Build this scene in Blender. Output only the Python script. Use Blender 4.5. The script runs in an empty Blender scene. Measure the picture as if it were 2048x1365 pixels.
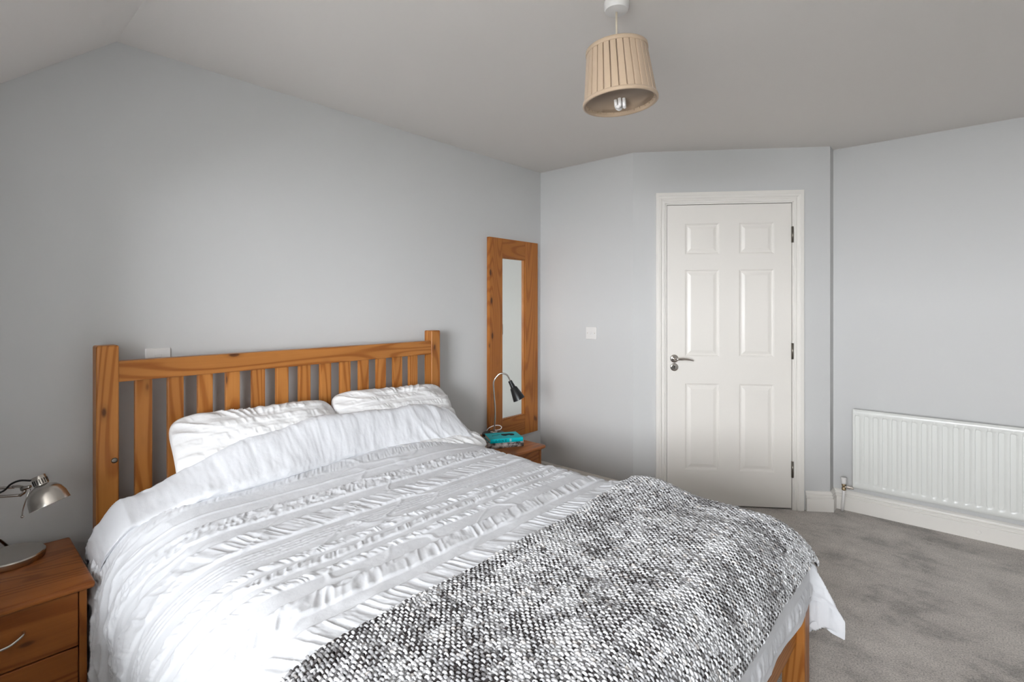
import bpy, bmesh, math, random
import numpy as np
from mathutils import Vector, Matrix, Euler

random.seed(7)
rng = np.random.default_rng(7)
SC = bpy.context.scene
COL = SC.collection

# ------------------------------------------------------------------ camera
YAW = math.radians(41.7)
CAM = Vector((2.436, -3.060, 1.30))
FPX = 1028.0
cd = bpy.data.cameras.new('camera')
cd.sensor_fit = 'HORIZONTAL'; cd.sensor_width = 36.0
cd.lens = 36.0 * FPX / 2048.0
cd.shift_x = 0.0
cd.shift_y = -(682.5 - 612.0) / 2048.0
cd.clip_start = 0.02
co = bpy.data.objects.new('camera', cd); COL.objects.link(co)
co.location = CAM
co.rotation_euler = (math.pi / 2, 0, YAW)
SC.camera = co

# ------------------------------------------------------------------ light: overcast sky through the dormer window
SKY = 41.0
w = bpy.data.worlds.new('sky'); SC.world = w; w.use_nodes = True
bg = w.node_tree.nodes['Background']
bg.inputs[0].default_value = (0.93, 0.963, 1.0, 1); bg.inputs[1].default_value = SKY
WX0, WX1, WZ0, WZ1, WY = 1.70, 3.20, 0.72, 2.00, -5.00
KY = -3.32                                        # face of the low walls either side of the window niche
pl = bpy.data.lights.new('window_portal', 'AREA')
pl.shape = 'RECTANGLE'; pl.size = WX1 - WX0; pl.size_y = WZ1 - WZ0
pl.cycles.is_portal = True
po = bpy.data.objects.new('window_portal', pl); COL.objects.link(po)
po.location = ((WX0 + WX1) / 2, WY - 0.06, (WZ0 + WZ1) / 2)
po.rotation_euler = (math.pi / 2, 0, 0)          # -Z of the light looks along +Y, into the room

vs = SC.view_settings
vs.view_transform = 'Standard'; vs.look = 'None'; vs.gamma = 1.0; vs.use_curve_mapping = False
vs.exposure = 0.0
SC.cycles.max_bounces = 6; SC.cycles.glossy_bounces = 3; SC.cycles.transmission_bounces = 2; SC.cycles.transparent_max_bounces = 4
SC.cycles.adaptive_threshold = 0.07; SC.cycles.adaptive_min_samples = 24

# ------------------------------------------------------------------ materials
def newmat(name):
    m = bpy.data.materials.new(name); m.use_nodes = True
    nt = m.node_tree; b = nt.nodes['Principled BSDF']
    return m, nt, b
def N(nt, t, **kw):
    n = nt.nodes.new(t)
    for k, v in kw.items():
        if k in n.inputs.keys(): n.inputs[k].default_value = v
        else: setattr(n, k, v)
    return n
def simple(name, col, rough=0.5, metal=0.0, spec=0.5, bump=0.0, bscale=200, **kw):
    m, nt, b = newmat(name)
    b.inputs['Base Color'].default_value = (*col, 1); b.inputs['Roughness'].default_value = rough
    b.inputs['Metallic'].default_value = metal; b.inputs['Specular IOR Level'].default_value = spec
    for k, v in kw.items(): b.inputs[k].default_value = v
    if bump:
        tc = N(nt, 'ShaderNodeTexCoord'); no = N(nt, 'ShaderNodeTexNoise', Scale=bscale, Detail=4.0)
        bp = N(nt, 'ShaderNodeBump', Strength=bump, Distance=0.002)
        nt.links.new(tc.outputs['Object'], no.inputs['Vector'])
        nt.links.new(no.outputs['Fac'], bp.inputs['Height']); nt.links.new(bp.outputs[0], b.inputs['Normal'])
    return m

def ramp(nt, stops):
    r = nt.nodes.new('ShaderNodeValToRGB')
    el = r.color_ramp.elements
    while len(el) < len(stops): el.new(0.5)
    for e, (p, c) in zip(el, stops):
        e.position = p; e.color = (*c, 1) if len(c) == 3 else c
    return r

def pine(name, axis, light=(0.50, 0.205, 0.050), dark=(0.33, 0.110, 0.020), rough=0.38, knots=0.55):
    """varnished pine, grain running along the given local axis"""
    m, nt, b = newmat(name); L = nt.links.new
    tc = N(nt, 'ShaderNodeTexCoord'); oi = N(nt, 'ShaderNodeObjectInfo')
    mul = N(nt, 'ShaderNodeVectorMath', operation='SCALE'); mul.inputs['Scale'].default_value = 7.3
    comb = N(nt, 'ShaderNodeCombineXYZ')
    for i in range(3): L(oi.outputs['Random'], comb.inputs[i])
    L(comb.outputs[0], mul.inputs[0])
    add = N(nt, 'ShaderNodeVectorMath', operation='ADD')
    L(tc.outputs['Object'], add.inputs[0]); L(mul.outputs[0], add.inputs[1])
    sc = [1.0, 1.0, 1.0]; sc[axis] = 0.09
    mp = N(nt, 'ShaderNodeMapping'); mp.inputs['Scale'].default_value = sc
    L(add.outputs[0], mp.inputs['Vector'])
    n1 = N(nt, 'ShaderNodeTexNoise', Scale=5.5, Detail=1.5, Roughness=0.4); L(mp.outputs[0], n1.inputs['Vector'])
    m1 = N(nt, 'ShaderNodeMath', operation='MULTIPLY'); m1.inputs[1].default_value = 150.0; L(n1.outputs['Fac'], m1.inputs[0])
    sn = N(nt, 'ShaderNodeMath', operation='SINE'); L(m1.outputs[0], sn.inputs[0])
    r1 = ramp(nt, [(0.0, (0, 0, 0)), (0.60, (0.12, 0.12, 0.12)), (0.95, (0.85, 0.85, 0.85))])
    ms = N(nt, 'ShaderNodeMath', operation='MULTIPLY_ADD'); ms.inputs[1].default_value = 0.5; ms.inputs[2].default_value = 0.5
    L(sn.outputs[0], ms.inputs[0]); L(ms.outputs[0], r1.inputs[0])
    # fine fibre
    sc2 = [160.0, 160.0, 160.0]; sc2[axis] = 5.0
    mp2 = N(nt, 'ShaderNodeMapping'); mp2.inputs['Scale'].default_value = sc2; L(add.outputs[0], mp2.inputs['Vector'])
    n2 = N(nt, 'ShaderNodeTexNoise', Scale=1.0, Detail=2.0); L(mp2.outputs[0], n2.inputs['Vector'])
    # broad tone
    n3 = N(nt, 'ShaderNodeTexNoise', Scale=3.0, Detail=2.0); L(mp.outputs[0], n3.inputs['Vector'])
    mix1 = N(nt, 'ShaderNodeMix', data_type='RGBA'); mix1.inputs['A'].default_value = (*light, 1); mix1.inputs['B'].default_value = (*dark, 1)
    f1 = N(nt, 'ShaderNodeMath', operation='MULTIPLY_ADD'); f1.inputs[1].default_value = 0.45; f1.inputs[2].default_value = -0.12
    L(n2.outputs['Fac'], f1.inputs[0])
    f2 = N(nt, 'ShaderNodeMath', operation='ADD'); f2.use_clamp = True
    L(r1.outputs[0], f2.inputs[0]); L(f1.outputs[0], f2.inputs[1])
    L(f2.outputs[0], mix1.inputs['Factor'])
    mixb = N(nt, 'ShaderNodeMix', data_type='RGBA', blend_type='MULTIPLY'); mixb.inputs['Factor'].default_value = 1.0
    rb = ramp(nt, [(0.3, (0.80, 0.76, 0.72)), (0.7, (1.1, 1.1, 1.08))]); L(n3.outputs['Fac'], rb.inputs[0])
    L(mix1.outputs['Result'], mixb.inputs['A']); L(rb.outputs[0], mixb.inputs['B'])
    # knots
    sk = [13.0, 13.0, 13.0]; sk[axis] = 5.5
    mk = N(nt, 'ShaderNodeMapping'); mk.inputs['Scale'].default_value = sk; L(add.outputs[0], mk.inputs['Vector'])
    vo = N(nt, 'ShaderNodeTexVoronoi', Scale=1.0); L(mk.outputs[0], vo.inputs['Vector'])
    sep = N(nt, 'ShaderNodeSeparateColor'); L(vo.outputs['Color'], sep.inputs[0])
    gate = N(nt, 'ShaderNodeMath', operation='GREATER_THAN'); gate.inputs[1].default_value = knots; L(sep.outputs[0], gate.inputs[0])
    rk = ramp(nt, [(0.0, (1, 1, 1)), (0.09, (0.9, 0.9, 0.9)), (0.14, (0.22, 0.22, 0.22)), (0.26, (0, 0, 0))]); L(vo.outputs['Distance'], rk.inputs[0])
    gk = N(nt, 'ShaderNodeMath', operation='MULTIPLY'); L(gate.outputs[0], gk.inputs[0]); L(rk.outputs[0], gk.inputs[1])
    mixk = N(nt, 'ShaderNodeMix', data_type='RGBA'); mixk.inputs['B'].default_value = (0.085, 0.026, 0.008, 1)
    L(gk.outputs[0], mixk.inputs['Factor']); L(mixb.outputs['Result'], mixk.inputs['A'])
    L(mixk.outputs['Result'], b.inputs['Base Color'])
    b.inputs['Roughness'].default_value = rough; b.inputs['Specular IOR Level'].default_value = 0.35
    bp = N(nt, 'ShaderNodeBump', Strength=0.12, Distance=0.001); L(f2.outputs[0], bp.inputs['Height']); L(bp.outputs[0], b.inputs['Normal'])
    return m

M = {}
M['pineX'] = pine('pine_along_x', 0); M['pineY'] = pine('pine_along_y', 1); M['pineZ'] = pine('pine_along_z', 2)
M['dpineX'] = pine('bedside_pine_x', 0, (0.36, 0.118, 0.028), (0.23, 0.066, 0.013)); M['dpineY'] = pine('bedside_pine_y', 1, (0.40, 0.135, 0.032), (0.25, 0.072, 0.014)); M['dpineZ'] = pine('bedside_pine_z', 2, (0.36, 0.125, 0.028), (0.24, 0.072, 0.014))
M['mpineY'] = pine('mirror_pine_y', 1, (0.45, 0.165, 0.032), (0.33, 0.105, 0.018)); M['mpineZ'] = pine('mirror_pine_z', 2, (0.45, 0.165, 0.032), (0.33, 0.105, 0.018), knots=0.5)
M['wall'] = simple('grey_wall_paint', (0.64, 0.638, 0.632), 0.75, bump=0.06, bscale=140, spec=0.25)
M['ceil'] = simple('ceiling_paint', (0.80, 0.762, 0.728), 0.85, bump=0.05, bscale=120, spec=0.2)
M['trim'] = simple('white_gloss_paint', (0.86, 0.828, 0.78), 0.32, bump=0.03, bscale=60)
M['door'] = simple('white_door_paint', (0.86, 0.822, 0.77), 0.38, bump=0.03, bscale=90)
M['rad'] = simple('radiator_enamel', (0.75, 0.755, 0.725), 0.28)
M['plastic'] = simple('white_plastic', (0.80, 0.78, 0.76), 0.3)
M['chrome'] = simple('polished_chrome', (0.62, 0.58, 0.54), 0.12, 1.0)
M['hinge'] = simple('dull_steel', (0.22, 0.20, 0.17), 0.35, 1.0)
M['brass'] = simple('aged_brass', (0.45, 0.35, 0.22), 0.3, 1.0)
M['black'] = simple('black_enamel', (0.012, 0.012, 0.013), 0.38)
M['blackrub'] = simple('black_cable', (0.01, 0.01, 0.011), 0.6)
M['dark'] = simple('dark_gap', (0.02, 0.018, 0.016), 0.9)
M['steel'] = simple('brushed_steel', (0.55, 0.52, 0.48), 0.22, 1.0, Anisotropic=0.6)
M['mirror'] = simple('mirror_glass', (0.90, 0.93, 0.89), 0.0, 1.0)
M['cord'] = simple('cream_flex', (0.72, 0.63, 0.50), 0.5)
M['glassbulb'] = simple('bulb_glass', (0.85, 0.82, 0.80), 0.18)
M['paper'] = simple('page_edges', (0.70, 0.62, 0.50), 0.85, bump=0.5, bscale=400)
M['teal'] = simple('teal_cover', (0.0, 0.47, 0.53), 0.45, spec=0.2)
M['ink'] = simple('black_ink', (0.006, 0.008, 0.010), 0.6, spec=0.1)
M['whiteink'] = simple('white_ink', (0.80, 0.80, 0.80), 0.4)
M['paleink'] = simple('pale_ink', (0.45, 0.62, 0.62), 0.4)
M['mattress'] = simple('mattress_ticking', (0.75, 0.74, 0.73), 0.9, bump=0.3, bscale=300)

def photo_cover():
    m, nt, b = newmat('grey_photo_jacket'); L = nt.links.new
    tc = N(nt, 'ShaderNodeTexCoord'); n = N(nt, 'ShaderNodeTexNoise', Scale=30.0, Detail=4.0, Roughness=0.5); L(tc.outputs['Object'], n.inputs['Vector'])
    r = ramp(nt, [(0.38, (0.015, 0.013, 0.013)), (0.46, (0.16, 0.14, 0.13)), (0.54, (0.42, 0.37, 0.35)), (0.66, (0.62, 0.56, 0.53))]); L(n.outputs['Fac'], r.inputs[0])
    L(r.outputs[0], b.inputs['Base Color']); b.inputs['Roughness'].default_value = 0.3
    return m
M['photo'] = photo_cover()

def carpet():
    m, nt, b = newmat('grey_carpet'); L = nt.links.new
    tc = N(nt, 'ShaderNodeTexCoord')
    mp = N(nt, 'ShaderNodeMapping'); mp.inputs['Scale'].default_value = (1.0, 1.25, 1.0); L(tc.outputs['Object'], mp.inputs['Vector'])
    n1 = N(nt, 'ShaderNodeTexNoise', Scale=3.4, Detail=10.0, Roughness=0.72, Distortion=0.0); L(mp.outputs[0], n1.inputs['Vector'])
    r1 = ramp(nt, [(0.38, (0.36, 0.333, 0.308)), (0.48, (0.515, 0.475, 0.44)), (0.60, (0.61, 0.563, 0.52))]); L(n1.outputs['Fac'], r1.inputs[0])
    n2 = N(nt, 'ShaderNodeTexNoise', Scale=170.0, Detail=4.0, Roughness=0.75); L(tc.outputs['Object'], n2.inputs['Vector'])
    r2 = ramp(nt, [(0.30, (0.38, 0.38, 0.38)), (0.50, (1.0, 1.0, 1.0)), (0.75, (1.45, 1.45, 1.45))]); L(n2.outputs['Fac'], r2.inputs[0])
    mx = N(nt, 'ShaderNodeMix', data_type='RGBA', blend_type='MULTIPLY'); mx.inputs['Factor'].default_value = 1.0
    L(r1.outputs[0], mx.inputs['A']); L(r2.outputs[0], mx.inputs['B']); L(mx.outputs['Result'], b.inputs['Base Color'])
    b.inputs['Roughness'].default_value = 1.0; b.inputs['Specular IOR Level'].default_value = 0.05
    b.inputs['Sheen Weight'].default_value = 0.15
    bp = N(nt, 'ShaderNodeBump', Strength=0.6, Distance=0.004); L(n2.outputs['Fac'], bp.inputs['Height']); L(bp.outputs[0], b.inputs['Normal'])
    return m
M['carpet'] = carpet()

def linen(name, col, bump=0.25):
    m, nt, b = newmat(name); L = nt.links.new
    tc = N(nt, 'ShaderNodeTexCoord'); n = N(nt, 'ShaderNodeTexNoise', Scale=55.0, Detail=6.0, Roughness=0.65); L(tc.outputs['Object'], n.inputs['Vector'])
    bp = N(nt, 'ShaderNodeBump', Strength=bump, Distance=0.004); L(n.outputs['Fac'], bp.inputs['Height']); L(bp.outputs[0], b.inputs['Normal'])
    b.inputs['Base Color'].default_value = (*col, 1); b.inputs['Roughness'].default_value = 0.85; b.inputs['Specular IOR Level'].default_value = 0.15
    b.inputs['Sheen Weight'].default_value = 0.08
    return m
M['linen'] = linen('white_cotton', (0.745, 0.755, 0.785))
M['pillow'] = linen('white_pillow_cotton', (0.82, 0.815, 0.818), 0.3)

def lampfabric():
    m, nt, b = newmat('beige_pleated_fabric'); L = nt.links.new
    out = nt.nodes['Material Output']
    b.inputs['Base Color'].default_value = (0.60, 0.45, 0.315, 1); b.inputs['Roughness'].default_value = 0.7; b.inputs['Sheen Weight'].default_value = 0.2
    tr = N(nt, 'ShaderNodeBsdfTranslucent'); tr.inputs[0].default_value = (0.50, 0.34, 0.22, 1)
    ms = N(nt, 'ShaderNodeMixShader'); ms.inputs[0].default_value = 0.12
    L(b.outputs[0], ms.inputs[1]); L(tr.outputs[0], ms.inputs[2]); L(ms.outputs[0], out.inputs[0])
    return m
M['shade'] = lampfabric()

def yarn():
    m, nt, b = newmat('variegated_yarn'); L = nt.links.new
    at = N(nt, 'ShaderNodeAttribute', attribute_name='yarn')
    tc = N(nt, 'ShaderNodeTexCoord'); n = N(nt, 'ShaderNodeTexNoise', Scale=420.0, Detail=3.0); L(tc.outputs['Object'], n.inputs['Vector'])
    bp = N(nt, 'ShaderNodeBump', Strength=0.5, Distance=0.002); L(n.outputs['Fac'], bp.inputs['Height']); L(bp.outputs[0], b.inputs['Normal'])
    rr = ramp(nt, [(0.3, (0.7, 0.7, 0.7)), (0.7, (1.25, 1.25, 1.25))]); L(n.outputs['Fac'], rr.inputs[0])
    mx = N(nt, 'ShaderNodeMix', data_type='RGBA', blend_type='MULTIPLY'); mx.inputs['Factor'].default_value = 1.0
    L(at.outputs['Color'], mx.inputs['A']); L(rr.outputs[0], mx.inputs['B']); L(mx.outputs['Result'], b.inputs['Base Color'])
    b.inputs['Roughness'].default_value = 0.9; b.inputs['Sheen Weight'].default_value = 0.25; b.inputs['Specular IOR Level'].default_value = 0.1
    return m
M['yarn'] = yarn()
M['yarnbase'] = simple('throw_gap_shade', (0.040, 0.036, 0.036), 1.0, spec=0.05)  # dark sheet under the loops, paints the shade in their gaps

# ------------------------------------------------------------------ object helpers
def link(name, data, mat=None, parent=None, loc=None, rot=None):
    o = bpy.data.objects.new(name, data); COL.objects.link(o)
    if mat is not None and data is not None:
        data.materials.clear(); data.materials.append(M[mat] if isinstance(mat, str) else mat)
    if parent is not None: o.parent = parent
    if loc is not None: o.location = loc
    if rot is not None: o.rotation_euler = rot
    return o
def tag(o, label, cat=None, group=None, kind=None):
    o['label'] = label
    if cat: o['category'] = cat
    if group: o['group'] = group
    if kind: o['kind'] = kind
    return o
def thing(name, label, cat, loc=(0, 0, 0), rz=0.0, group=None):
    o = bpy.data.objects.new(name, None); COL.objects.link(o); o.empty_display_size = 0.05
    o.location = loc; o.rotation_euler = (0, 0, rz)
    return tag(o, label, cat, group)

def mesh_from(verts, faces, smooth=False):
    me = bpy.data.meshes.new('m'); me.from_pydata([tuple(v) for v in verts], [], faces); me.update()
    if smooth: me.polygons.foreach_set('use_smooth', [True] * len(me.polygons))
    return me
def bm_mesh(bm, smooth=False):
    bmesh.ops.recalc_face_normals(bm, faces=bm.faces)
    me = bpy.data.meshes.new('m'); bm.to_mesh(me); bm.free()
    if smooth: me.polygons.foreach_set('use_smooth', [True] * len(me.polygons))
    return me
def add_box(bm, lo, hi, bevel=0.0, seg=2):
    r = bmesh.ops.create_cube(bm, size=1.0)
    vs_ = r['verts']
    for v in vs_:
        v.co = Vector([(lo[i] + hi[i]) / 2 + v.co[i] * (hi[i] - lo[i]) for i in range(3)])
    if bevel:
        es = list({e for v in vs_ for e in v.link_edges})
        bmesh.ops.bevel(bm, geom=es, offset=bevel, segments=seg, affect='EDGES', profile=0.5)
def box(lo, hi, bevel=0.0, seg=2):
    bm = bmesh.new(); add_box(bm, lo, hi, bevel, seg); return bm_mesh(bm)
def grid_mesh(P, smooth=True, wrap_u=False):
    """P: (nu, nv, 3) array -> quad grid mesh"""
    nu, nv = P.shape[:2]
    me = bpy.data.meshes.new('m')
    idx = np.arange(nu * nv).reshape(nu, nv)
    if wrap_u: idx = np.vstack([idx, idx[:1]])
    q = np.stack([idx[:-1, :-1], idx[1:, :-1], idx[1:, 1:], idx[:-1, 1:]], -1).reshape(-1, 4)
    me.vertices.add(nu * nv); me.vertices.foreach_set('co', P.reshape(-1).astype(np.float32))
    nf = len(q)
    me.loops.add(nf * 4); me.loops.foreach_set('vertex_index', q.reshape(-1).astype(np.int32))
    me.polygons.add(nf); me.polygons.foreach_set('loop_start', np.arange(0, nf * 4, 4, dtype=np.int32))
    me.update(calc_edges=True); me.validate()
    if smooth: me.polygons.foreach_set('use_smooth', np.ones(len(me.polygons), dtype=bool))
    return me
def lathe(profile, seg=32, smooth=True, cap=True):
    """profile: [(r, z)] about local Z"""
    n = len(profile); vs_ = []; fs = []
    for i in range(seg):
        a = 2 * math.pi * i / seg
        for r, z in profile: vs_.append((r * math.cos(a), r * math.sin(a), z))
    for i in range(seg):
        j = (i + 1) % seg
        for k in range(n - 1): fs.append((i * n + k, j * n + k, j * n + k + 1, i * n + k + 1))
    bm = bmesh.new(); bv = [bm.verts.new(v) for v in vs_]
    for f in fs:
        try: bm.faces.new([bv[i] for i in f])
        except ValueError: pass
    bmesh.ops.remove_doubles(bm, verts=bm.verts, dist=1e-6)
    if cap: bmesh.ops.holes_fill(bm, edges=[e for e in bm.edges if e.is_boundary], sides=0)
    return bm_mesh(bm, smooth)
def sharp(me, ang=35):
    try: me.set_sharp_from_angle(angle=math.radians(ang))
    except Exception: pass
    return me
def tube(path, rad, seg=10, smooth=True):
    """tube along points; rad scalar or list; capped"""
    pts = [Vector(p) for p in path]; n = len(pts)
    rs = rad if isinstance(rad, (list, tuple)) else [rad] * n
    tang = [(pts[min(i + 1, n - 1)] - pts[max(i - 1, 0)]).normalized() for i in range(n)]
    up = Vector((0, 0, 1)) if abs(tang[0].z) < 0.9 else Vector((1, 0, 0))
    nrm = (up - tang[0] * up.dot(tang[0])).normalized()
    bm = bmesh.new(); rings = []
    for i in range(n):
        nrm = (nrm - tang[i] * nrm.dot(tang[i])).normalized(); bn = tang[i].cross(nrm)
        rings.append([bm.verts.new(pts[i] + (nrm * math.cos(2 * math.pi * k / seg) + bn * math.sin(2 * math.pi * k / seg)) * rs[i]) for k in range(seg)])
    for i in range(n - 1):
        for k in range(seg): bm.faces.new((rings[i][k], rings[i][(k + 1) % seg], rings[i + 1][(k + 1) % seg], rings[i + 1][k]))
    bm.faces.new(rings[0][::-1]); bm.faces.new(rings[-1])
    return bm_mesh(bm, smooth)
def smooth_path(pts, n=24):
    """Catmull-Rom through points"""
    P = [Vector(p) for p in pts]; P = [P[0] * 2 - P[1]] + P + [P[-1] * 2 - P[-2]]
    out = []
    segs = len(P) - 3; per = max(2, n // segs)
    for i in range(segs):
        a, b, c, d = P[i:i + 4]
        for k in range(per):
            t = k / per
            out.append(0.5 * ((2 * b) + (c - a) * t + (2 * a - 5 * b + 4 * c - d) * t * t + (3 * b - a - 3 * c + d) * t ** 3))
    out.append(P[-2]); return out
def prism(poly, z0, z1):
    """vertical prism from a plan polygon"""
    n = len(poly); v = [(x, y, z0) for x, y in poly] + [(x, y, z1) for x, y in poly]
    f = [tuple(range(n))[::-1], tuple(range(n, 2 * n))] + [(i, (i + 1) % n, n + (i + 1) % n, n + i) for i in range(n)]
    bm = bmesh.new(); bv = [bm.verts.new(p) for p in v]
    for q in f: bm.faces.new([bv[i] for i in q])
    return bm_mesh(bm)
def sweep(path, prof, closed_ends=True):
    """sweep a profile [(out, up)] along a plan polyline with mitres; 'out' is to the right of the travel direction"""
    P = [Vector(p) for p in path]; n = len(P)
    dirs = [(P[i + 1] - P[i]).normalized() for i in range(n - 1)]
    bm = bmesh.new(); rings = []
    for i in range(n):
        if i == 0: d = dirs[0]; o = Vector((d.y, -d.x)); s = 1.0
        elif i == n - 1: d = dirs[-1]; o = Vector((d.y, -d.x)); s = 1.0
        else:
            o1 = Vector((dirs[i - 1].y, -dirs[i - 1].x)); o2 = Vector((dirs[i].y, -dirs[i].x))
            o = (o1 + o2).normalized(); s = 1.0 / max(0.25, o.dot(o1))
        rings.append([bm.verts.new((P[i].x + o.x * s * q[0], P[i].y + o.y * s * q[0], q[1])) for q in prof])
    m = len(prof)
    for i in range(n - 1):
        for k in range(m): bm.faces.new((rings[i][k], rings[i][(k + 1) % m], rings[i + 1][(k + 1) % m], rings[i + 1][k]))
    bm.faces.new(rings[0]); bm.faces.new(rings[-1][::-1])
    return bm_mesh(bm)
def text_mesh(s, size, extrude=0.0003):
    c = bpy.data.curves.new('t', 'FONT'); c.body = s; c.size = size; c.extrude = extrude; c.align_x = 'CENTER'; c.align_y = 'CENTER'
    c.resolution_u = 3
    o = bpy.data.objects.new('t', c); COL.objects.link(o)
    bpy.context.view_layer.update()
    me = bpy.data.meshes.new_from_object(o.evaluated_get(bpy.context.evaluated_depsgraph_get()))
    bpy.data.objects.remove(o); bpy.data.curves.remove(c)
    return me

# numpy value noise
_tab = rng.random((256, 256))
def vnoise(x, y, seed=0):
    x = np.asarray(x, float) + seed * 17.31; y = np.asarray(y, float) + seed * 9.77
    xi = np.floor(x).astype(int); yi = np.floor(y).astype(int); fx = x - xi; fy = y - yi
    fx = fx * fx * fx * (fx * (fx * 6 - 15) + 10); fy = fy * fy * fy * (fy * (fy * 6 - 15) + 10)
    g = lambda a, b: _tab[a % 256, b % 256]
    return (g(xi, yi) * (1 - fx) + g(xi + 1, yi) * fx) * (1 - fy) + (g(xi, yi + 1) * (1 - fx) + g(xi + 1, yi + 1) * fx) * fy
def fbm(x, y, seed=0, oct=3):
    s = 0; a = 1; t = 0
    for i in range(oct):
        s = s + a * vnoise(x * 2 ** i, y * 2 ** i, seed + i); t += a; a *= 0.5
    return s / t - 0.5
def sstep(e0, e1, x):
    t = np.clip((np.asarray(x, float) - e0) / (e1 - e0), 0, 1); return t * t * (3 - 2 * t)

# ================================================================== the room
CH = 2.31
W1 = Vector((0.779, 0.0)); W2 = Vector((1.775, 0.71)); DU = (W2 - W1).normalized(); DN = Vector((DU.y, -DU.x))
DL = (W2 - W1).length; RY = 0.81; XR = 3.9; CY = -2.60; SLOPE = 0.835; T = 0.12
ZK = CH - SLOPE * (CY - KY)                       # knee wall height
DX0, DX1 = 0.90, 3.40                             # dormer recess

def structure(name, me, mat, label):
    return tag(link(name, me, mat), label, kind='structure')
structure('floor', box((-0.12, WY - T, -0.1), (XR + T, RY + T, 0.0)), 'carpet', 'grey cut pile carpet covering the bedroom floor')
# left wall under the slope
lw = [(0.0, RY + T, 0), (0.0, RY + T, CH + 0.1), (0.0, CY, CH + 0.1), (0.0, CY, CH), (0.0, KY - T, CH - SLOPE * (CY - KY + T)), (0.0, KY - T, 0)]
bm = bmesh.new(); a = [bm.verts.new(p) for p in lw]; b_ = [bm.verts.new((p[0] - T, p[1], p[2])) for p in lw]
bm.faces.new(a); bm.faces.new(b_[::-1])
for i in range(len(lw)): bm.faces.new((a[i], a[(i + 1) % len(lw)], b_[(i + 1) % len(lw)], b_[i]))
structure('wall_left', bm_mesh(bm), 'wall', 'grey painted wall behind the headboard')
structure('wall_back', prism([(0, 0), (W1.x, W1.y), (W1.x, T), (0, T)], 0, CH), 'wall', 'grey painted wall with the light switch beside the door')
# door wall with opening (local u along DU)
U0, U1, ZD = 0.205, 1.000, 1.966                  # opening
def dpt(u, off, z): p = W1 + DU * u + DN * off; return (p.x, p.y, z)
def dbox(bm, u0, u1, o0, o1, z0, z1):
    c = [dpt(u, o, z) for z in (z0, z1) for u, o in ((u0, o0), (u1, o0), (u1, o1), (u0, o1))]
    v = [bm.verts.new(p) for p in c]
    for f in ((0, 1, 2, 3), (4, 7, 6, 5), (0, 4, 5, 1), (1, 5, 6, 2), (2, 6, 7, 3), (3, 7, 4, 0)): bm.faces.new([v[i] for i in f])
bm = bmesh.new()
dbox(bm, 0, U0, 0, -T, 0, CH); dbox(bm, U1, DL, 0, -T, 0, CH); dbox(bm, U0, U1, 0, -T, ZD, CH)
structure('wall_door', bm_mesh(bm), 'wall', 'angled grey wall around the white door')
structure('wall_right', prism([(W2.x, W2.y), (W2.x, RY), (XR + T, RY), (XR + T, RY + T), (W2.x - T, RY + T), (W2.x - T, W2.y + 0.02)], 0, CH), 'wall', 'grey painted wall above the radiator')
structure('wall_side', box((XR, WY - T, 0), (XR + T, RY, CH)), 'wall', 'grey painted wall on the unseen right side of the room')
structure('ceiling', box((-T, CY, CH), (XR + T, RY + T, CH + 0.1)), 'ceil', 'flat off-white ceiling with the pendant lamp')
def slope_slab(x0, x1):
    e = 0.1
    pts = [(CY, CH), (CY, CH + e), (KY - T, ZK - SLOPE * T + e), (KY - T, ZK - SLOPE * T)]
    bm = bmesh.new(); a = [bm.verts.new((x0, y, z)) for y, z in pts]; b = [bm.verts.new((x1, y, z)) for y, z in pts]
    bm.faces.new(a); bm.faces.new(b[::-1])
    for i in range(4): bm.faces.new((a[i], a[(i + 1) % 4], b[(i + 1) % 4], b[i]))
    return bm_mesh(bm)
structure('ceiling_slope', slope_slab(-T, DX0), 'ceil', 'sloping ceiling coming down at the upper left corner')
structure('ceiling_slope', slope_slab(DX1, XR + T), 'ceil', 'sloping ceiling on the far side of the dormer')
structure('ceiling_dormer', box((DX0, WY - T, CH), (DX1, CY, CH + 0.1)), 'ceil', 'flat ceiling of the window dormer')
def cheek(x0, x1):
    pts = [(CY, CH), (KY - T, CH), (KY - T, ZK - SLOPE * T)]
    bm = bmesh.new(); a = [bm.verts.new((x0, y, z)) for y, z in pts]; b = [bm.verts.new((x1, y, z)) for y, z in pts]
    bm.faces.new(a); bm.faces.new(b[::-1])
    for i in range(3): bm.faces.new((a[i], a[(i + 1) % 3], b[(i + 1) % 3], b[i]))
    return bm_mesh(bm)
structure('wall_dormer', cheek(DX0 - 0.1, DX0), 'wall', 'triangular side wall of the dormer nearer the bed')
structure('wall_dormer', cheek(DX1, DX1 + 0.1), 'wall', 'triangular side wall of the dormer away from the bed')
bm = bmesh.new()
add_box(bm, (-T, WY - T, 0), (DX0, KY, ZK)); add_box(bm, (DX1, WY - T, 0), (XR + T, KY, ZK))
add_box(bm, (DX0 - 0.1, WY - T, ZK), (DX0, KY, CH)); add_box(bm, (DX1, WY - T, ZK), (DX1 + 0.1, KY, CH))
add_box(bm, (DX0, WY - T, WZ0), (WX0, WY, CH)); add_box(bm, (WX1, WY - T, WZ0), (DX1, WY, CH))
add_box(bm, (DX0, WY - T, 0), (DX1, KY, WZ0)); add_box(bm, (WX0, WY - T, WZ1), (WX1, WY, CH))  # first box: deep sill block, added out of view to shade the bed side
structure('wall_window', bm_mesh(bm), 'wall', 'low wall with the dormer window behind the photographer, deep sill added to shade the bed')
wn = structure('window_1', box((WX0, WY - 0.10, WZ0), (WX1, WY + 0.04, WZ0 + 0.025)), 'trim', 'white framed dormer window behind the photographer')
bm = bmesh.new(); fw = 0.05
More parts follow.
